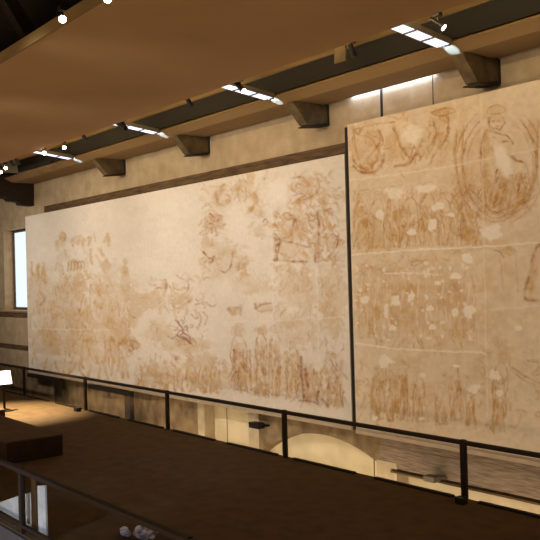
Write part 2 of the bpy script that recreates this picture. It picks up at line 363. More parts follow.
# crumpled lumps added in place of bluish reflections in the glass
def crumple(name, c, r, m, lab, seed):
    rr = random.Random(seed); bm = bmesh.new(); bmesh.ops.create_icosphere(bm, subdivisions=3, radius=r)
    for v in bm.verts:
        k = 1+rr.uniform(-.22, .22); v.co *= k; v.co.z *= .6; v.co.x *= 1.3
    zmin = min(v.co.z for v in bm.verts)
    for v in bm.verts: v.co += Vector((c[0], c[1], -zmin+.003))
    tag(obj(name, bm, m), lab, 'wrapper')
crumple('reflection_lump', (-11.35, 6.45, 0), .16, 'blue', 'blue and white crumpled lump in place of a reflection, largest of three behind the nearer railing', 3)
crumple('reflection_lump', (-11.95, 6.4, 0), .06, 'white', 'small pale crumpled lump in place of a reflection, left of the others', 5)
crumple('reflection_lump', (-11.72, 6.3, 0), .08, 'blue', 'small crumpled lump in place of a reflection, between two others', 8)

# ------------------------------------------------------------------ below the panels
for xr, lab in ((-29.1, 'dark support frame under the far left panel end'), (-23.65, 'dark support frame under the left panel left of the second post')):
    t = empty('support_frame', (xr, 13.0, -1.2)); tag(t, lab, 'support frame')
    child('upright', B(xr-.3, xr+.06, 12.95, 13.1, -3.198, .379), 'frame', t)
    child('crosspiece', B(xr-2.9, xr+.06, 12.95, 13.1, .38, .52), 'frame', t)
def lampbox(x, z, m, lab, w=.42, h=.17):
    t = empty('wall_lamp', (x, WY, z)); tag(t, lab, 'wall lamp')
    child('housing', B(x-w, x, 12.98, 13.2, z, z+h, bev=.012), m, t); child('wall_bracket', B(x-.08, x+.08, 13.2, WY+.01, z+.05, z+.1), m, t)
lampbox(-16.9, .14, 'black', 'small black lamp box on the wall left of the arch', .42, .15)
lampbox(-11.1, -.23, 'grey', 'small grey lamp box on the rough masonry right of the arch', .28, .12)
bm = bmesh.new(); box(bm, -19.23, -19.21, WY+.34, WY+.352, -3, .6); box(bm, -13.44, -13.42, WY+.34, WY+.352, -3, .6); struct('trim_13', bm, 'band')

exec_paint = True
# ------------------------------------------------------------------ the two sinopia panels
def vnoise(x, y, s, seed):
    """smooth value noise of cell size s"""
    r = np.random.RandomState(seed); T = r.rand(256, 256)
    x = x/s; y = y/s; xi = np.floor(x).astype(int); yi = np.floor(y).astype(int); fx = x-xi; fy = y-yi
    fx = fx*fx*(3-2*fx); fy = fy*fy*(3-2*fy)
    g = lambda a, b: T[a % 256, b % 256]
    return (g(xi, yi)*(1-fx)+g(xi+1, yi)*fx)*(1-fy)+(g(xi, yi+1)*(1-fx)+g(xi+1, yi+1)*fx)*fy
def fbm(x, y, s, seed, o=4):
    t = 0; a = 1; n = 0
    for i in range(o): t = t+a*vnoise(x, y, s/2**i, seed+i); n += a; a *= .55
    return t/n
class Paint:
    def __init__(s, U, V):
        s.U, s.V = U, V; s.wash = np.zeros(U.shape); s.line = np.zeros(U.shape); s.red = np.zeros(U.shape); s.white = np.zeros(U.shape)
        du = fbm(U, V, 5, 71, 3)-.5; dv = fbm(U, V, 6, 91, 3)-.5; U = U+du*2.6; V = V+dv*2.6; s.U, s.V = U, V
        s.n1 = fbm(U, V, 14, 3); s.n2 = fbm(U, V, 5, 9); s.n3 = fbm(U*1.0, V, 2.6, 21, 3)
    def win(s, u0, u1, v0, v1):
        return (s.U > u0) & (s.U < u1) & (s.V > v0) & (s.V < v1)
    def seg(s, ch, pts, w, a, soft=1.0):
        A = getattr(s, ch); pts = np.array(pts, float)
        m = s.win(pts[:, 0].min()-w*3-2, pts[:, 0].max()+w*3+2, pts[:, 1].min()-w*3-2, pts[:, 1].max()+w*3+2)
        if not m.any(): return
        u, v = s.U[m], s.V[m]; d = np.full(u.shape, 1e9)
        for (x0, y0), (x1, y1) in zip(pts[:-1], pts[1:]):
            L = (x1-x0)**2+(y1-y0)**2+1e-9; k = np.clip(((u-x0)*(x1-x0)+(v-y0)*(y1-y0))/L, 0, 1)
            d = np.minimum(d, np.hypot(u-x0-k*(x1-x0), v-y0-k*(y1-y0)))
        val = a*np.exp(-(d/w)**2)*(.45+.9*s.n3[m])
        A[m] = np.maximum(A[m], val)
    def curve(s, ch, pts, w, a, n=6):
        P = [np.array(p, float) for p in pts]; P = [2*P[0]-P[1]]+P+[2*P[-1]-P[-2]]; out = []
        for i in range(1, len(P)-2):
            for k in range(n):
                t = k/n; out.append(.5*((2*P[i])+(-P[i-1]+P[i+1])*t+(2*P[i-1]-5*P[i]+4*P[i+1]-P[i+2])*t*t+(-P[i-1]+3*P[i]-3*P[i+1]+P[i+2])*t**3))
        out.append(P[-2]); s.seg(ch, out, w, a)
    def blob(s, ch, u, v, ru, rv, a, edge=.35, rough=.9, rot=0):
        R = max(ru, rv)*1.9; m = s.win(u-R, u+R, v-R, v+R)
        if not m.any(): return
        du, dv = s.U[m]-u, s.V[m]-v; c, sn = math.cos(rot), math.sin(rot)
        d = np.hypot((du*c+dv*sn)/ru, (-du*sn+dv*c)/rv)+(s.n2[m]-.5)*rough
        val = a*np.clip((1-d)/edge, 0, 1); A = getattr(s, ch); A[m] = np.maximum(A[m], val)
    def scrib(s, ch, u0, u1, v0, v1, n, w, a, seed, L=8, ang=None):
        r = random.Random(seed)
        for i in range(n):
            x, y = r.uniform(u0, u1), r.uniform(v0, v1); th = r.uniform(0, 6.28) if ang is None else ang+r.gauss(0, .25); k = r.gauss(0, .35 if ang is None else .09); p = [(x, y)]
            for j in range(5):
                x += math.cos(th)*L/5; y += math.sin(th)*L/5; th += k; p.append((x, y))
            s.seg(ch, p, w*r.uniform(.7, 1.3), a*r.uniform(.5, 1.1))
    def saint(s, u, v0, v1, w, a, seed, ch='line', halo=True, tilt=0., wash=.45):
        r = random.Random(seed); h = v1-v0; hr = min(h*.06, w*.2)+.5; hu, hv = u+tilt+r.uniform(-1.2, 1.2), v0+hr*1.6; lean = r.uniform(-.12, .12)*w*2; j = lambda k=1: r.uniform(-k, k)
        circ = lambda cx, cy, q, k=1.1, t0=0, t1=10: [(cx+q*math.cos(t*.6283), cy+q*k*math.sin(t*.6283)) for t in range(t0, t1+1)]
        if halo: s.seg(ch, circ(hu, hv, hr*2.1, 1.05, 4, 11), .5, a*.35); s.blob('wash', hu, hv, hr*2.2, hr*2.1, .35)
        s.seg(ch, circ(hu, hv, hr, 1.3, r.randint(0, 3), r.randint(6, 8)), .5, a*.6); s.blob('wash', hu+j(), hv-hr*.5, hr*1.2, hr*1.1, wash*.9)
        s.seg(ch, [(hu-hr*.4, hv), (hu+hr*.3, hv+.1)], .5, a*.6)
        sh = hv+hr*2; s.blob('wash', u+lean*.5, (sh+v1)/2, w*.6, (v1-sh)*.52, wash*.7)
        s.blob('wash', u+j(w*.3), sh+h*r.uniform(.2, .6), w*.3, h*.2, wash*1.5); s.blob('wash', u+j(w*.3), v1-h*.18, w*.35, h*.16, wash*1.6)
        for sg in (-1, 1):
            s.curve(ch, [(hu+sg*hr*.6, hv+hr*1.3), (u+sg*w*r.uniform(.3, .45), sh+h*.05), (u+sg*w*r.uniform(.38, .6), sh+h*.26), (u+lean+sg*w*r.uniform(.25, .5), sh+h*.5), (u+lean+sg*w*r.uniform(.35, .6), v1-j(2))], .6, a)
        y = sh+h*r.uniform(.1, .2); sg = r.choice((-1, 1))
        s.curve(ch, [(u-sg*w*.45, y), (u-sg*w*.1, y+h*.1), (u+sg*w*.3, y+h*.03), (u+sg*w*.45, y-h*.05)], .6, a*.8)
        s.curve(ch, [(u+sg*w*.4, y+h*.12), (u, y+h*.22), (u-sg*w*.35, y+h*.36)], .6, a*.7)
        for i in range(8):
            x = u+(i-3.5)*w*.13+j(.8); y = sh+h*r.uniform(.05, .5); y2 = min(v1, y+h*r.uniform(.25, .6)); xa, xb = x+j(1.4)+lean*.4, x+j(2)+lean*.8
            s.curve('wash', [(x, y), (xa, (y+y2)/2), (xb, y2)], r.uniform(.9, 1.7), r.uniform(.6, 1.3)*min(1, wash*2.2))
            if i % 2: s.curve(ch, [(x+.5, y), (xa+.5, (y+y2)/2), (xb+.5, y2)], r.uniform(.35, .6), a*r.uniform(.4, 1))
        for i in range(2): s.curve('white', [(u+j(w*.35), y0 := sh+h*r.uniform(.1, .5)), (u+j(w*.4), y0+h*.2)], 1.2, .5)
        for i in range(3):
            x = u+j(w*.4); s.curve(ch, [(x, v1-2), (x+2, v1), (x+4, v1-1.5)], .5, a*.7)
def finish(P, base, och, sie, red, wht):
    def mixc(A, c, f): return A*(1-f[..., None])+np.array(c)[None, None, :]*f[..., None]
    b = np.array(lin(base)[:3]); A = np.ones(P.U.shape+(3,))*b
    A *= (1+.10*(P.n1-.5)+.10*(P.n2-.5))[..., None]
    keep = 1-P.white
    brk = np.clip((fbm(P.U, P.V, 7, 55, 4)-.26)*3.4, .5, 1.4)*1.1; P.line = P.line*brk; P.wash = .82*np.tanh(1.5*P.wash*np.clip((fbm(P.U, P.V, 9, 65, 4)-.22)*3.0, .5, 1.35))
    A = mixc(A, lin(wht)[:3], np.clip(P.white*.8, 0, 1))
    A = mixc(A, lin(och)[:3], np.clip(P.wash*keep*(.45+1.1*P.n2), 0, 1))
    A = mixc(A, lin(sie)[:3], np.clip(P.line*keep, 0, 1))
    A = mixc(A, lin(red)[:3], np.clip(P.red*keep, 0, 1))
    return A
def make_panel(x0, x1, z0, z1, y, du, rows, fn, name, lab):
    u0 = proj(x0, y, (z0+z1)/2)[0]; u1 = min(560, proj(x1, y, (z0+z1)/2)[0])
    us = np.arange(u0, u1, du); xs = [onY(u, 290, y)[0] for u in us]; xs[0] = x0
    if u1 == 560: xs += list(np.linspace(xs[-1], x1, 20)[1:])
    else: xs[-1] = x1
    zs = np.linspace(z1, z0, rows)
    X, Z = np.meshgrid(xs, zs); U, V = proj(X, y, Z)
    P = Paint(U, V); A = fn(P)
    nx, ny = len(xs), rows
    co = np.stack([X, np.full(X.shape, y), Z], -1).reshape(-1, 3)
    idx = np.arange(nx*ny).reshape(ny, nx)
    q = np.stack([idx[:-1, :-1], idx[1:, :-1], idx[1:, 1:], idx[:-1, 1:]], -1).reshape(-1, 4)
    me = bpy.data.meshes.new('painted_plaster'); me.vertices.add(len(co)); me.vertices.foreach_set('co', co.ravel())
    me.loops.add(q.size); me.loops.foreach_set('vertex_index', q.ravel()); me.polygons.add(len(q))
    me.polygons.foreach_set('loop_start', np.arange(0, q.size, 4)); me.update(calc_edges=True); me.validate()
    ca = me.color_attributes.new('pigment', 'FLOAT_COLOR', 'POINT')
    ca.data.foreach_set('color', np.concatenate([np.clip(A, 0, 1).reshape(-1, 3), np.ones((nx*ny, 1))], 1).ravel())
    me.materials.append(MT['paint'])
    t = empty(name, (x0, y, z0)); tag(t, lab, 'fresco underdrawing', 'large underdrawing panels hung on the wall')
    o = bpy.data.objects.new('painted_plaster', me); C.objects.link(o); o.parent = t; o.matrix_parent_inverse = Matrix.Translation(-Vector(t.location))
    child('panel_backing', B(x0, x1, y+.003, y+.09, z0, z1), 'edge', t)
    bm = bmesh.new(); box(bm, x0, x1, y-.02, y+.09, z0-.085, z0-.001); child('bottom_edge', bm, 'edge', t)
    for k in range(4):
        xf = x0+(x1-x0)*(k+.5)/4; child('wall_fixing', B(xf-.06, xf+.06, y+.091, WY-(.101 if z1 < 7 else .001), z1-.5, z1-.4), 'grey', t)
    return t

def left(P):
    W, Ln, Rd = 'wash', 'line', 'red'
    # broad ochre zones, left third
    P.blob(W, 62, 325, 42, 62, .55, .6, .8); P.blob(W, 108, 318, 26, 58, .5, .6, .8); P.blob(W, 42, 290, 18, 26, .4, .5, .8)
    P.blob(W, 63, 240, 5, 9, .45); P.blob(W, 78, 240, 9, 5, .35); P.blob(W, 76, 265, 10, 8, .45); P.blob(W, 80, 285, 9, 14, .5); P.blob(W, 106, 266, 5, 10, .55)
    P.blob(W, 100, 300, 8, 22, .45); P.blob(W, 125, 283, 6, 24, .5); P.blob(W, 47, 330, 9, 32, .5); P.blob(W, 88, 345, 12, 22, .55)
    for u in range(32, 132, 5): P.scrib(W, u-2, u+3, 282 if u > 45 else 262, 366, 9, 1.2, 1.1, u, 14, 1.57)
    P.scrib(Ln, 32, 128, 290, 360, 50, .6, .3, 2, 7, 1.5); P.scrib(Ln, 60, 110, 235, 288, 20, .6, .28, 5, 6, 1.5); P.scrib(W, 55, 112, 232, 290, 40, 1.3, .7, 6, 8, 1.5)
    for i in range(5): P.curve(Ln, [(68+i*3.2, 271), (68+i*3.2, 264), (69.6+i*3.2, 261.5), (71.2+i*3.2, 264), (71+i*3.2, 271)], .55, .5)
    P.curve(Ln, [(59, 236), (62, 232), (66, 236), (63, 243)], .8, .35); P.curve(Ln, [(71, 243), (76, 236), (83, 238), (81, 248)], .7, .3)
    # lower warm figures 120..225
    P.blob(W, 130, 345, 12, 9, .65); P.blob(W, 132, 305, 12, 26, .3); P.blob(W, 160, 375, 22, 16, .55); P.blob(W, 200, 372, 24, 20, .6); P.blob(W, 185, 345, 30, 10, .4)
    for i, u in enumerate((140, 152, 165, 178, 191, 203, 215)): P.saint(u, 356+(i % 3)*2, 388+i*.8, 9, .38, 40+i, halo=False, wash=.45)
    P.scrib(Ln, 122, 138, 338, 352, 16, .9, .5, 7, 6)
    # animals and riders 140..205, 275..348
    P.blob(W, 163, 288, 5, 8, .4); P.curve(Ln, [(161, 280), (166, 280), (166, 290), (164, 296)], 1.2, .45)
    P.curve(Ln, [(176, 275), (182, 279), (188, 283), (188, 290), (182, 294), (177, 293)], .8, .5); P.curve(Ln, [(178, 284), (174, 290), (178, 296)], .8, .4); P.curve(Ln, [(181, 277), (186, 273), (189, 278)], .8, .4)
    P.curve(Ln, [(172, 303), (177, 309), (184, 305), (192, 300)], 1.3, .6); P.blob(W, 180, 300, 14, 8, .35); P.blob(W, 150, 300, 18, 12, .3)
    P.scrib(Rd, 172, 192, 320, 344, 12, .7, .6, 401, 6); P.curve(Rd, [(175, 320), (179, 323), (182, 328), (183, 333), (180, 336)], .9, .9); P.curve(Rd, [(176, 335), (181, 337), (187, 340), (190, 343)], 1.6, .9); P.curve(Rd, [(178, 333), (180, 330), (185, 333), (191, 338), (188, 342)], 1.1, .8)
    P.blob('red', 184, 338, 5, 3, .6, rot=.5); P.curve(Rd, [(168, 336), (172, 339), (178, 334)], .7, .55); P.curve(Ln, [(165, 327), (172, 326), (178, 330)], .6, .45); P.curve(Ln, [(193, 338), (197, 347)], .9, .4)
    P.curve(Rd, [(192, 315), (196, 319), (199, 317)], .7, .5); P.curve(Rd, [(199, 312), (201, 318), (199, 325)], .9, .45); P.scrib(Ln, 150, 205, 322, 348, 30, .6, .35, 8, 6); P.blob(W, 158, 332, 16, 14, .3)
    P.curve(Ln, [(196, 305), (205, 302), (212, 306), (216, 303)], .9, .5); P.curve(Ln, [(203, 312), (207, 318), (204, 324)], .8, .45)
    P.scrib(W, 145, 205, 278, 312, 34, 1.2, .55, 402, 8); P.scrib(Ln, 150, 205, 276, 312, 26, .6, .4, 403, 7)
    P.scrib(W, 200, 264, 178, 240, 40, 1.3, .55, 404, 8); P.scrib(W, 200, 250, 245, 280, 30, 1.3, .6, 405, 8); P.scrib(W, 274, 343, 176, 262, 120, 1.4, .8, 406, 9); P.scrib(W, 274, 344, 264, 345, 110, 1.4, .5, 407, 7)
    # upper centre
    P.curve(W, [(222, 188), (217, 195), (217, 203), (223, 205), (231, 200)], 3.0, .75); P.curve(Ln, [(219, 187), (227, 185), (232, 190)], .8, .35); P.curve(Ln, [(216, 192), (218, 203), (225, 205), (230, 201)], .9, .4)
    P.blob(W, 243, 190, 12, 10, .5); P.blob(W, 251, 178, 5, 9, .45); P.curve(Ln, [(240, 200), (238, 190), (243, 180), (248, 184)], .7, .35); P.scrib(Ln, 235, 258, 173, 200, 20, .7, .3, 11, 8, 1.3)
    P.curve(W, [(254, 193), (256, 203), (249, 211)], 3, .8); P.curve(Ln, [(247, 208), (249, 214), (254, 206)], .8, .45); P.blob(W, 259, 213, 7, 6, .45); P.blob(W, 259, 232, 6, 9, .4); P.curve('red', [(263, 222), (265, 219), (267, 222)], .8, .6)
    P.blob(W, 214, 222, 12, 10, .6); P.scrib(Ln, 202, 229, 214, 234, 32, .9, .5, 12, 5); P.blob(W, 206, 245, 6, 14, .3)
    P.curve(Ln, [(203, 252), (209, 258), (214, 257), (211, 262)], 1.2, .6); P.curve(Ln, [(220, 271), (226, 272), (231, 265), (233, 252)], .9, .55); P.blob(W, 243, 262, 8, 11, .6, rot=.4); P.curve(Ln, [(238, 270), (241, 260), (247, 256)], .8, .45)
    P.blob(W, 222, 262, 22, 26, .22)
    # upper right of the panel: bent figures
    P.curve(W, [(303, 180), (311, 188), (307, 198), (298, 202), (318, 192)], 3.2, .9); P.curve(Ln, [(294, 178), (303, 177), (308, 184), (306, 194), (296, 200)], .9, .5); P.curve(Ln, [(318, 178), (319, 188), (312, 196), (300, 201)], .9, .5)
    P.blob(W, 308, 186, 12, 12, .35); P.curve(Ln, [(293, 195), (303, 194), (311, 199), (325, 190)], .8, .4); P.blob(W, 324, 199, 4, 9, .5); P.scrib(Ln, 295, 330, 175, 212, 26, .7, .3, 14, 8, .6)
    P.blob(W, 293, 228, 18, 18, .5); P.scrib(Ln, 274, 312, 212, 244, 46, .8, .45, 15, 8, 1.1)
    P.curve(Ln, [(274, 234), (282, 239), (291, 234), (294, 222), (300, 216)], 1.2, .7); P.curve(Ln, [(283, 226), (287, 220), (294, 219)], 1.2, .6)
    P.curve(Ln, [(275, 240), (285, 241), (300, 245), (309, 247)], 1.3, .8); P.curve(Ln, [(276, 260), (276, 248), (281, 242)], 1.8, .7); P.curve(Ln, [(274, 260), (288, 261), (306, 262)], 1.4, .65); P.curve('red', [(275, 238), (280, 241), (278, 252), (277, 260)], .8, .6)
    P.curve(W, [(284, 250), (300, 252), (308, 258)], 2.4, .6); P.blob(W, 290, 252, 18, 10, .4)
    P.curve(Ln, [(317.5, 213), (318, 235), (317, 261)], 2.4, .75); P.seg(Ln, [(316, 212), (331, 209)], .9, .5); P.curve(W, [(324, 200), (325, 215), (330, 228)], 2.2, .6)
    P.curve(Ln, [(319, 261), (328, 258), (336, 248), (338, 236)], 1.4, .65); P.curve(Ln, [(328, 250), (327, 240), (334, 233), (339, 240)], 1.0, .6); P.blob(W, 332, 242, 8, 10, .55); P.scrib(Ln, 318, 341, 208, 262, 30, .8, .4, 16, 8, 1.5)
    # middle bands
    P.blob(W, 250, 285, 24, 12, .28); P.blob(W, 297, 288, 24, 24, .42); P.blob(W, 332, 300, 16, 42, .42); P.blob(W, 297, 330, 24, 22, .35)
    P.curve(Ln, [(228, 309), (234, 312), (241, 306), (240, 315)], 1.3, .55); P.curve('red', [(255, 309), (262, 304), (271, 303)], 1.0, .6); P.curve(Ln, [(255, 304), (258, 311), (271, 310)], 1.4, .6); P.blob(W, 235, 311, 9, 6, .5); P.blob(W, 263, 307, 10, 6, .45)
    P.scrib(Ln, 274, 315, 265, 345, 60, .7, .25, 18, 7, 1.6); P.scrib(Ln, 318, 345, 270, 345, 50, .7, .3, 19, 7, 1.6)
    # standing figures along the bottom
    P.saint(239, 325, 391, 15, .62, 60); P.saint(261, 326, 394, 12, .55, 61); P.saint(275, 325, 396, 11, .5, 62); P.saint(293, 340, 398, 12, .4, 63); P.saint(334, 352, 406, 15, .5, 64, halo=False)
    for u, a in ((234, .8), (236, .6), (250, .7), (256, .5)): P.curve('red', [(u, 350), (u+.6, 368), (u+1.5, 390)], .8, a*.6)
    P.curve('red', [(301, 358), (302, 378), (304, 397)], 1.7, .75); P.curve(Ln, [(305, 365), (307, 380), (308, 398)], 1.6, .6); P.curve('red', [(299, 401), (308, 401), (318, 404)], 1.2, .6); P.curve('red', [(318, 392), (317, 400), (320, 406)], 1.2, .6)
    P.curve(Ln, [(313, 374), (319, 380), (318, 396)], 1.0, .5); P.curve('red', [(322, 399), (327, 405)], 1.2, .55); P.blob(W, 312, 385, 14, 22, .5); P.blob(W, 262, 380, 40, 18, .35); P.blob(W, 225, 378, 8, 14, .5)
    for seed, (a, b, c0, c1, n) in enumerate(((232, 250, 345, 390, 26), (254, 281, 340, 394, 34), (299, 322, 368, 402, 24), (324, 344, 352, 404, 20), (284, 300, 350, 395, 14))):
        P.scrib(Ln, a, b, c0, c1-8, n, .75, .6, 300+seed, 14, 1.57); P.scrib(W, a, b, c0, c1-6, n, 1.6, .7, 320+seed, 10, 1.6)
    P.scrib('red', 233, 252, 360, 384, 9, .7, .6, 340, 10, 1.5); P.scrib('red', 300, 306, 360, 392, 6, .8, .6, 341, 12, 1.57)
    P.scrib(Ln, 195, 270, 175, 275, 60, .6, .28, 342, 7); P.scrib(Ln, 135, 225, 352, 386, 80, .7, .4, 343, 7, 1.2)
    # joints between the mounted sections, and lost plaster
    for pts in ([(271, 195), (273, 300), (274, 412)], [(316, 205), (318, 300), (320, 412)], [(225, 322), (290, 320), (350, 317)], [(30, 329), (110, 330)], [(236, 170), (238, 180)]):
        P.seg('white', pts, .8, .5)
    P.blob('white', 236, 222, 17, 26, .9, .5, .6); P.blob('white', 246, 245, 13, 22, .6, .5, .6); P.blob('white', 279, 190, 13, 18, .9, .5, .5); P.blob('white', 232, 285, 20, 14, .5, .5, .7); P.blob('white', 78, 250, 7, 6, .7, .5, .6)
    P.blob('white', 208, 335, 12, 12, .5, .5, .7); P.blob('white', 60, 358, 24, 5, .55, .6, .5)
    return finish(P, (222, 212, 199), (194, 156, 102), (162, 108, 62), (140, 78, 46), (232, 224, 214))

def right(P):
    W, Ln, Rd = 'wash', 'line', 'red'
    P.blob(W, 445, 260, 110, 240, .28, .5, .5)
    # top frieze
    P.blob(W, 366, 143, 20, 28, .45); P.curve(Ln, [(353, 130), (360, 135), (372, 139), (377, 148)], 1.0, .6); P.curve(Ln, [(354, 166), (360, 172), (372, 172), (381, 166), (384, 155)], 1.5, .6)
    P.curve(Ln, [(368, 158), (378, 145), (380, 135)], 1.3, .6); P.curve(Ln, [(352, 155), (357, 165), (368, 169), (378, 160)], 1.0, .5); P.curve(Ln, [(378, 131), (383, 140), (379, 150), (384, 160)], 1.1, .5)
    P.curve(Ln, [(353, 130), (375, 124), (395, 122)], .9, .4); P.curve(Ln, [(393, 128), (399, 140), (402, 150), (412, 157), (418, 150), (423, 139)], 1.0, .55); P.curve(Ln, [(395, 167), (408, 164), (416, 156), (421, 146)], 1.4, .6)
    P.curve(Ln, [(404, 148), (410, 158), (414, 146), (420, 158)], .8, .55); P.blob(W, 394, 148, 10, 22, .5); P.blob(W, 410, 155, 14, 12, .5)
    P.scrib(Ln, 352, 425, 128, 172, 50, .7, .4, 31, 8)
    P.blob(W, 442, 112, 12, 6, .7); P.blob(W, 440, 128, 9, 18, .6, rot=.35); P.curve(Ln, [(431, 112), (448, 108), (455, 112), (440, 116), (431, 112)], .9, .5); P.scrib(Ln, 428, 452, 114, 150, 26, .7, .5, 32, 7, 1.9)
    P.curve(Ln, [(433, 118), (436, 135), (426, 150), (420, 160)], 1.0, .55); P.curve(Ln, [(449, 117), (446, 138), (436, 152), (428, 166)], 1.0, .5); P.blob(W, 463, 122, 7, 16, .45)
    # mandorla
    for q, a in ((44, .45), (38, .5), (33, .3)):
        P.seg(Ln, [(500+q*math.cos(t), 165+q*1.35*math.sin(t)) for t in np.linspace(1.9, 4.15, 24)], .8, a)
        P.seg(Ln, [(500+q*math.cos(t), 165+q*1.35*math.sin(t)) for t in np.linspace(-1.0, 1.3, 24)], .8, a)
    for q in (24, 30, 36, 42): P.curve(Ln, [(500-q, 196), (497, 196+q*.62), (500+q, 190)], .9, .35)
    P.blob(W, 500, 208, 40, 16, .4)
    for pts in ([(353, 128), (356, 150), (362, 168), (374, 172), (384, 160)], [(372, 140), (378, 152), (372, 166)], [(396, 166), (410, 160), (420, 145)], [(440, 116), (436, 136), (426, 158)], [(446, 114), (448, 130), (440, 148)], [(394, 126), (398, 142), (408, 156)],
        [(456, 130), (455, 160), (462, 195), (480, 218)], [(463, 125), (462, 160), (470, 190), (490, 210)], [(538, 120), (536, 160), (530, 190), (512, 212)],
        [(388, 196), (392, 212), (399, 225), (416, 222)], [(358, 200), (354, 220), (358, 245)], [(442, 212), (440, 228), (443, 245)], [(428, 190), (420, 205), (430, 222)], [(470, 185), (462, 210), (476, 238)], [(452, 195), (462, 215), (470, 240)]):
        P.curve(W, pts, 2.0, 1.0); P.curve(Ln, [(a+1, b+.6) for a, b in pts], .6, .4)
    # enthroned figure
    P.curve(Ln, [(489, 108), (496, 105), (504, 108), (503, 113), (489, 114), (489, 108)], .8, .6); P.blob(W, 496, 110, 8, 5, .6)
    P.curve(Ln, [(490, 118), (489, 125), (493, 129)], 1.3, .7); P.curve(Ln, [(503, 117), (504, 123), (500, 129), (495, 128)], .9, .6); P.seg(Ln, [(492, 121), (495, 121)], .6, .7); P.seg(Ln, [(498, 121), (501, 121)], .6, .7); P.seg(Ln, [(496, 126), (499, 126)], .5, .6); P.blob(W, 496, 116, 7, 5, .7)
    P.curve(W, [(487, 130), (483, 150), (484, 175), (489, 200)], 4.0, .95); P.curve(Ln, [(487, 130), (481, 145), (482, 170), (486, 205)], 1.0, .6); P.curve(Ln, [(490, 131), (500, 134), (508, 136), (513, 143)], 1.1, .6)
    P.curve(Ln, [(494, 137), (500, 142), (509, 141)], .9, .55); P.curve(Ln, [(501, 156), (508, 154), (515, 160), (524, 163), (529, 175), (530, 188)], 1.2, .6); P.blob(W, 508, 157, 7, 4, .8)
    P.blob(W, 505, 192, 24, 18, .75); 
    for i, (a, b) in enumerate(((493, 489), (499, 493), (505, 499), (512, 508), (519, 517), (526, 522))): P.curve(Ln, [(a+4, 170+i*2), (a, 188), (b, 207)], 1.1, .6)
    P.curve(Ln, [(485, 207), (495, 212), (508, 208), (520, 204), (528, 200)], 1.2, .6); P.scrib(Ln, 485, 530, 172, 208, 40, .8, .45, 33, 9, 1.8)
    P.curve(Ln, [(521, 120), (527, 128), (532, 140), (536, 160), (538, 185)], 1.0, .5); P.blob(W, 534, 130, 9, 14, .4)
    P.scrib(W, 482, 490, 130, 195, 26, 1.8, .9, 350, 12, 1.6); P.scrib(Ln, 482, 532, 165, 204, 40, .9, .5, 351, 12, 1.9); P.scrib(W, 486, 530, 172, 206, 40, 1.8, .7, 352, 9, 1.8)
    P.scrib(W, 352, 385, 128, 172, 40, 1.5, .6, 353, 9); P.scrib(W, 388, 450, 112, 168, 60, 1.5, .6, 354, 9)
    # seated saints
    rs = [(361, 192), (378, 189), (394, 184), (410, 188), (428, 184), (444, 188), (458, 184), (470, 180)]
    for i, (u, v) in enumerate(rs): P.saint(u, v, 249-(i*.8), 15, .5, 80+i, wash=.5)
    P.blob(W, 415, 222, 62, 30, .45, .5, .6); P.blob(W, 465, 205, 16, 45, .5)
    P.curve(Ln, [(390, 215), (397, 224), (410, 226), (422, 218)], 1.3, .5); P.curve(Ln, [(404, 226), (402, 238), (400, 247)], 1.3, .5); P.blob(W, 442, 233, 4, 12, .9); P.curve(Ln, [(424, 206), (430, 215), (438, 222)], 1.2, .6)
    P.scrib(Ln, 455, 480, 165, 240, 40, .9, .35, 34, 12, 1.9); P.scrib(Ln, 350, 478, 188, 250, 70, .7, .3, 35, 8)
    P.scrib(W, 352, 478, 190, 248, 150, 1.5, .6, 355, 10, 1.5); P.scrib(W, 352, 478, 262, 342, 150, 1.4, .5, 356, 9, 1.5)
    # third register, badly worn
    P.blob(W, 410, 302, 62, 42, .5, .5, .7); P.blob(Ln, 455, 300, 14, 28, .3, .6, 1.0); P.blob(Ln, 410, 318, 26, 22, .18, .7, 1.1)
    P.scrib(Ln, 355, 476, 262, 342, 130, .8, .32, 36, 9, 1.57); P.scrib(Ln, 355, 476, 260, 275, 40, .8, .35, 37, 6)
    for i in range(9): P.saint(364+i*13, 264+(i % 2)*3, 338, 11, .25, 100+i, halo=True, wash=.25)
    # right column
    P.curve(Ln, [(545, 238), (535, 250), (531, 270), (525, 297), (540, 300)], 1.8, .55); P.curve(W, [(541, 245), (535, 270), (530, 295)], 4, .6); P.blob(W, 508, 250, 10, 6, .8); P.curve('red', [(494, 250), (500, 252), (504, 257)], .8, .55)
    P.seg(Ln, [(500, 258), (503, 290)], .8, .3); P.seg(Ln, [(516, 256), (518, 292)], .8, .3); P.blob(W, 508, 275, 14, 22, .35); P.blob(W, 500, 350, 20, 18, .35)
    # bottom register
    for i, (u, v, b, w_) in enumerate(((377, 366, 420, 9), (389, 362, 421, 12), (402, 360, 420, 12), (420, 370, 422, 12), (456, 366, 420, 12), (500, 352, 432, 15), (440, 385, 425, 9), (470, 375, 425, 9))):
        P.saint(u, v, b, w_, .42, 120+i, halo=False, wash=.5)
    P.blob(W, 392, 392, 20, 28, .4); P.curve(Ln, [(376, 376), (376, 400), (378, 418)], 1.4, .45); P.curve(Ln, [(403, 362), (409, 366), (404, 372)], 1.2, .5); P.curve(Ln, [(402, 375), (404, 400), (404, 418)], 1.5, .45)
    P.curve(Ln, [(457, 366), (460, 385), (463, 402)], 1.4, .4); P.curve('red', [(470, 398), (478, 392), (484, 394)], .9, .4); P.curve(Ln, [(512, 368), (525, 376), (540, 384)], 1.2, .5); P.curve(Ln, [(512, 372), (526, 381), (540, 388)], 1.0, .4)
    P.scrib(Ln, 440, 540, 350, 430, 50, .8, .25, 38, 10); P.scrib(Ln, 355, 430, 360, 425, 30, .8, .25, 39, 9, 1.57); P.scrib(W, 355, 545, 360, 440, 90, 1.5, .5, 50, 9)
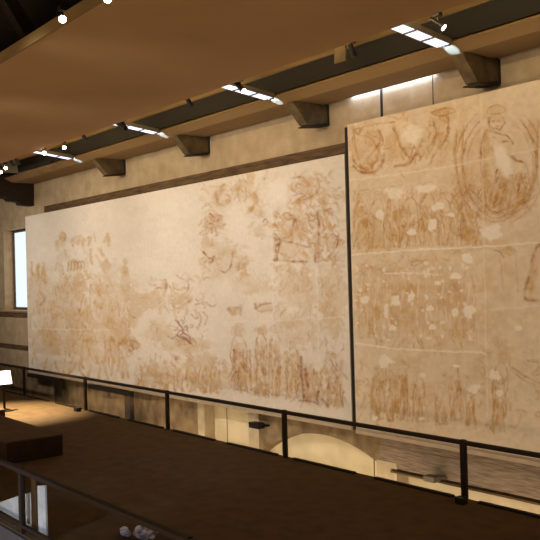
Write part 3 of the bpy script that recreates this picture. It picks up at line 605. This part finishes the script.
    # joints
    for pts, a in (([(346, 181), (440, 168), (545, 148)], .6), ([(345, 256), (400, 251), (475, 247), (545, 242)], 1.0), ([(350, 343), (400, 349), (486, 353)], .9), ([(481, 96), (484, 250), (488, 430)], .5), ([(385, 274), (410, 273), (438, 275)], .9), ([(486, 310), (545, 305)], .5)):
        P.seg('white', pts, .9, a)
    P.blob('white', 412, 134, 13, 12, .8, .5, .6); P.blob('white', 503, 160, 9, 22, .95, .4, .5, rot=-.35); P.blob('white', 395, 193, 14, 8, .8, .4, .9); P.blob('white', 425, 188, 12, 5, .8, .4, .9)
    for i, (u, v, a, b) in enumerate(((437, 207, 7, 5), (433, 226, 6, 7), (492, 232, 11, 10), (412, 232, 5, 3), (450, 215, 5, 3), (380, 215, 5, 5), (455, 276, 6, 4), (470, 312, 6, 8), (455, 313, 3, 5), (438, 283, 4, 3), (396, 300, 6, 6), (410, 298, 3, 5), (430, 308, 4, 3), (365, 300, 5, 6), (386, 310, 3, 9), (412, 296, 3, 6), (393, 328, 4, 3), (432, 328, 4, 3), (467, 258, 7, 5), (518, 328, 4, 3), (386, 362, 9, 6), (494, 376, 6, 6), (474, 388, 7, 5), (457, 366, 5, 1.5), (423, 375, 4, 3), (500, 392, 4, 4), (375, 418, 3, 3), (422, 418, 4, 2))):
        P.blob('white', u, v, a, b, .9, .25, 1.2)
    r = random.Random(9)
    for i in range(60): P.blob('white', r.uniform(355, 478), r.uniform(262, 340), r.uniform(1, 3), r.uniform(1, 3), .7, .4, 1.2)
    return finish(P, (224, 207, 182), (196, 154, 94), (164, 110, 58), (140, 80, 42), (238, 227, 212))

lp = make_panel(-31.9, -13.45, .64, 6.8, 13.0, .62, 420, left, 'painted_panel', 'long pale panel with faint red figures, left of the gap')
child('gap_shade_strip', B(-13.449, -13.285, 13.03, 13.08, .56, 7.4), 'darkslot', lp)  # dark strip in place of the shade in the gap between panels
make_panel(-13.28, -2.5, .60, 7.43, 12.96, .62, 520, right, 'painted_panel', 'taller painted panel with enthroned figure, right of the gap')

# ------------------------------------------------------------------ light
WARM = (255, 245, 230)
for i, (x, e) in enumerate(((-33, 900), (-28, 1100), (-23, 1150), (-18, 1150), (-13, 700), (-8.5, 390), (-4, 210))):
    light('SPOT', 'track_spot', (x, 3.6, 7.7), (x-.6, 13, 4.4), e*1.5, WARM, spot_size=math.radians(68), spot_blend=1, shadow_soft_size=.25)
# unseen warm fills added out of view, no lamps known there
light('AREA', 'hall_fill', (-14, -3, 7.5), (-16, 9, 7), 260, (255, 226, 190), shape='RECTANGLE', size=20, size_y=1.5)
light('AREA', 'hall_fill_up', (-14, -3, -.5), (-16, 7, 8), 900, (255, 222, 178), shape='RECTANGLE', size=22, size_y=2)
# lamps in the gap below the panels
for x, e in ((-26, 42), (-20, 68), (-14, 72), (-8, 66)):
    light('AREA', 'gap_lamp', (x, 12.15, -1.15), (x, 13.6, -.1), e, (255, 228, 192), shape='RECTANGLE', size=5.6, size_y=.15)
for x in (-24, -17, -10, -3):
    light('AREA', 'slot_fill', (x, 10.35, 8.32), (x, 11.2, 8.9), 55, (255, 226, 170), shape='RECTANGLE', size=6.5, size_y=.1)  # added fill that brightens the slot boards, no lamp of its own
light('SPOT', 'reflection_fill', (-9, -3, 3.5), (-13.2, 5.3, .3), 2600, (196, 220, 255), spot_size=math.radians(22), spot_blend=.8, shadow_soft_size=.3)  # added bluish spot that brightens the pale sheets, no window behind it
# pool of light on the walkway by the stand
light('SPOT', 'floor_spot', (-26.3, 9.0, 7.9), (-25.7, 9.4, 0), 24000, (255, 236, 204), spot_size=math.radians(46), spot_blend=1, shadow_soft_size=.1)

w = bpy.data.worlds.new('world'); bpy.context.scene.world = w; w.use_nodes = True
w.node_tree.nodes['Background'].inputs[0].default_value = lin((70, 58, 46)); w.node_tree.nodes['Background'].inputs[1].default_value = .1

# ------------------------------------------------------------------ camera
cd = bpy.data.cameras.new('camera'); cam = bpy.data.objects.new('camera', cd); C.objects.link(cam)
cd.sensor_width = 36; cd.lens = F/540*36; cd.clip_end = 200
# camera axes in world: right = M[:,0], up = -M[:,1], back = -M[:,2]
Rm = Matrix(((M[0][0], -M[0][1], -M[0][2]), (M[1][0], -M[1][1], -M[1][2]), (M[2][0], -M[2][1], -M[2][2])))
cam.matrix_world = Matrix.Translation((0, 0, H)) @ Rm.to_4x4()
sc = bpy.context.scene; sc.camera = cam
sc.view_settings.view_transform = 'Standard'; sc.view_settings.look = 'None'; sc.view_settings.exposure = 0; sc.view_settings.gamma = 1
sc.cycles.use_denoising = True; sc.cycles.max_bounces = 8; sc.cycles.transparent_max_bounces = 16
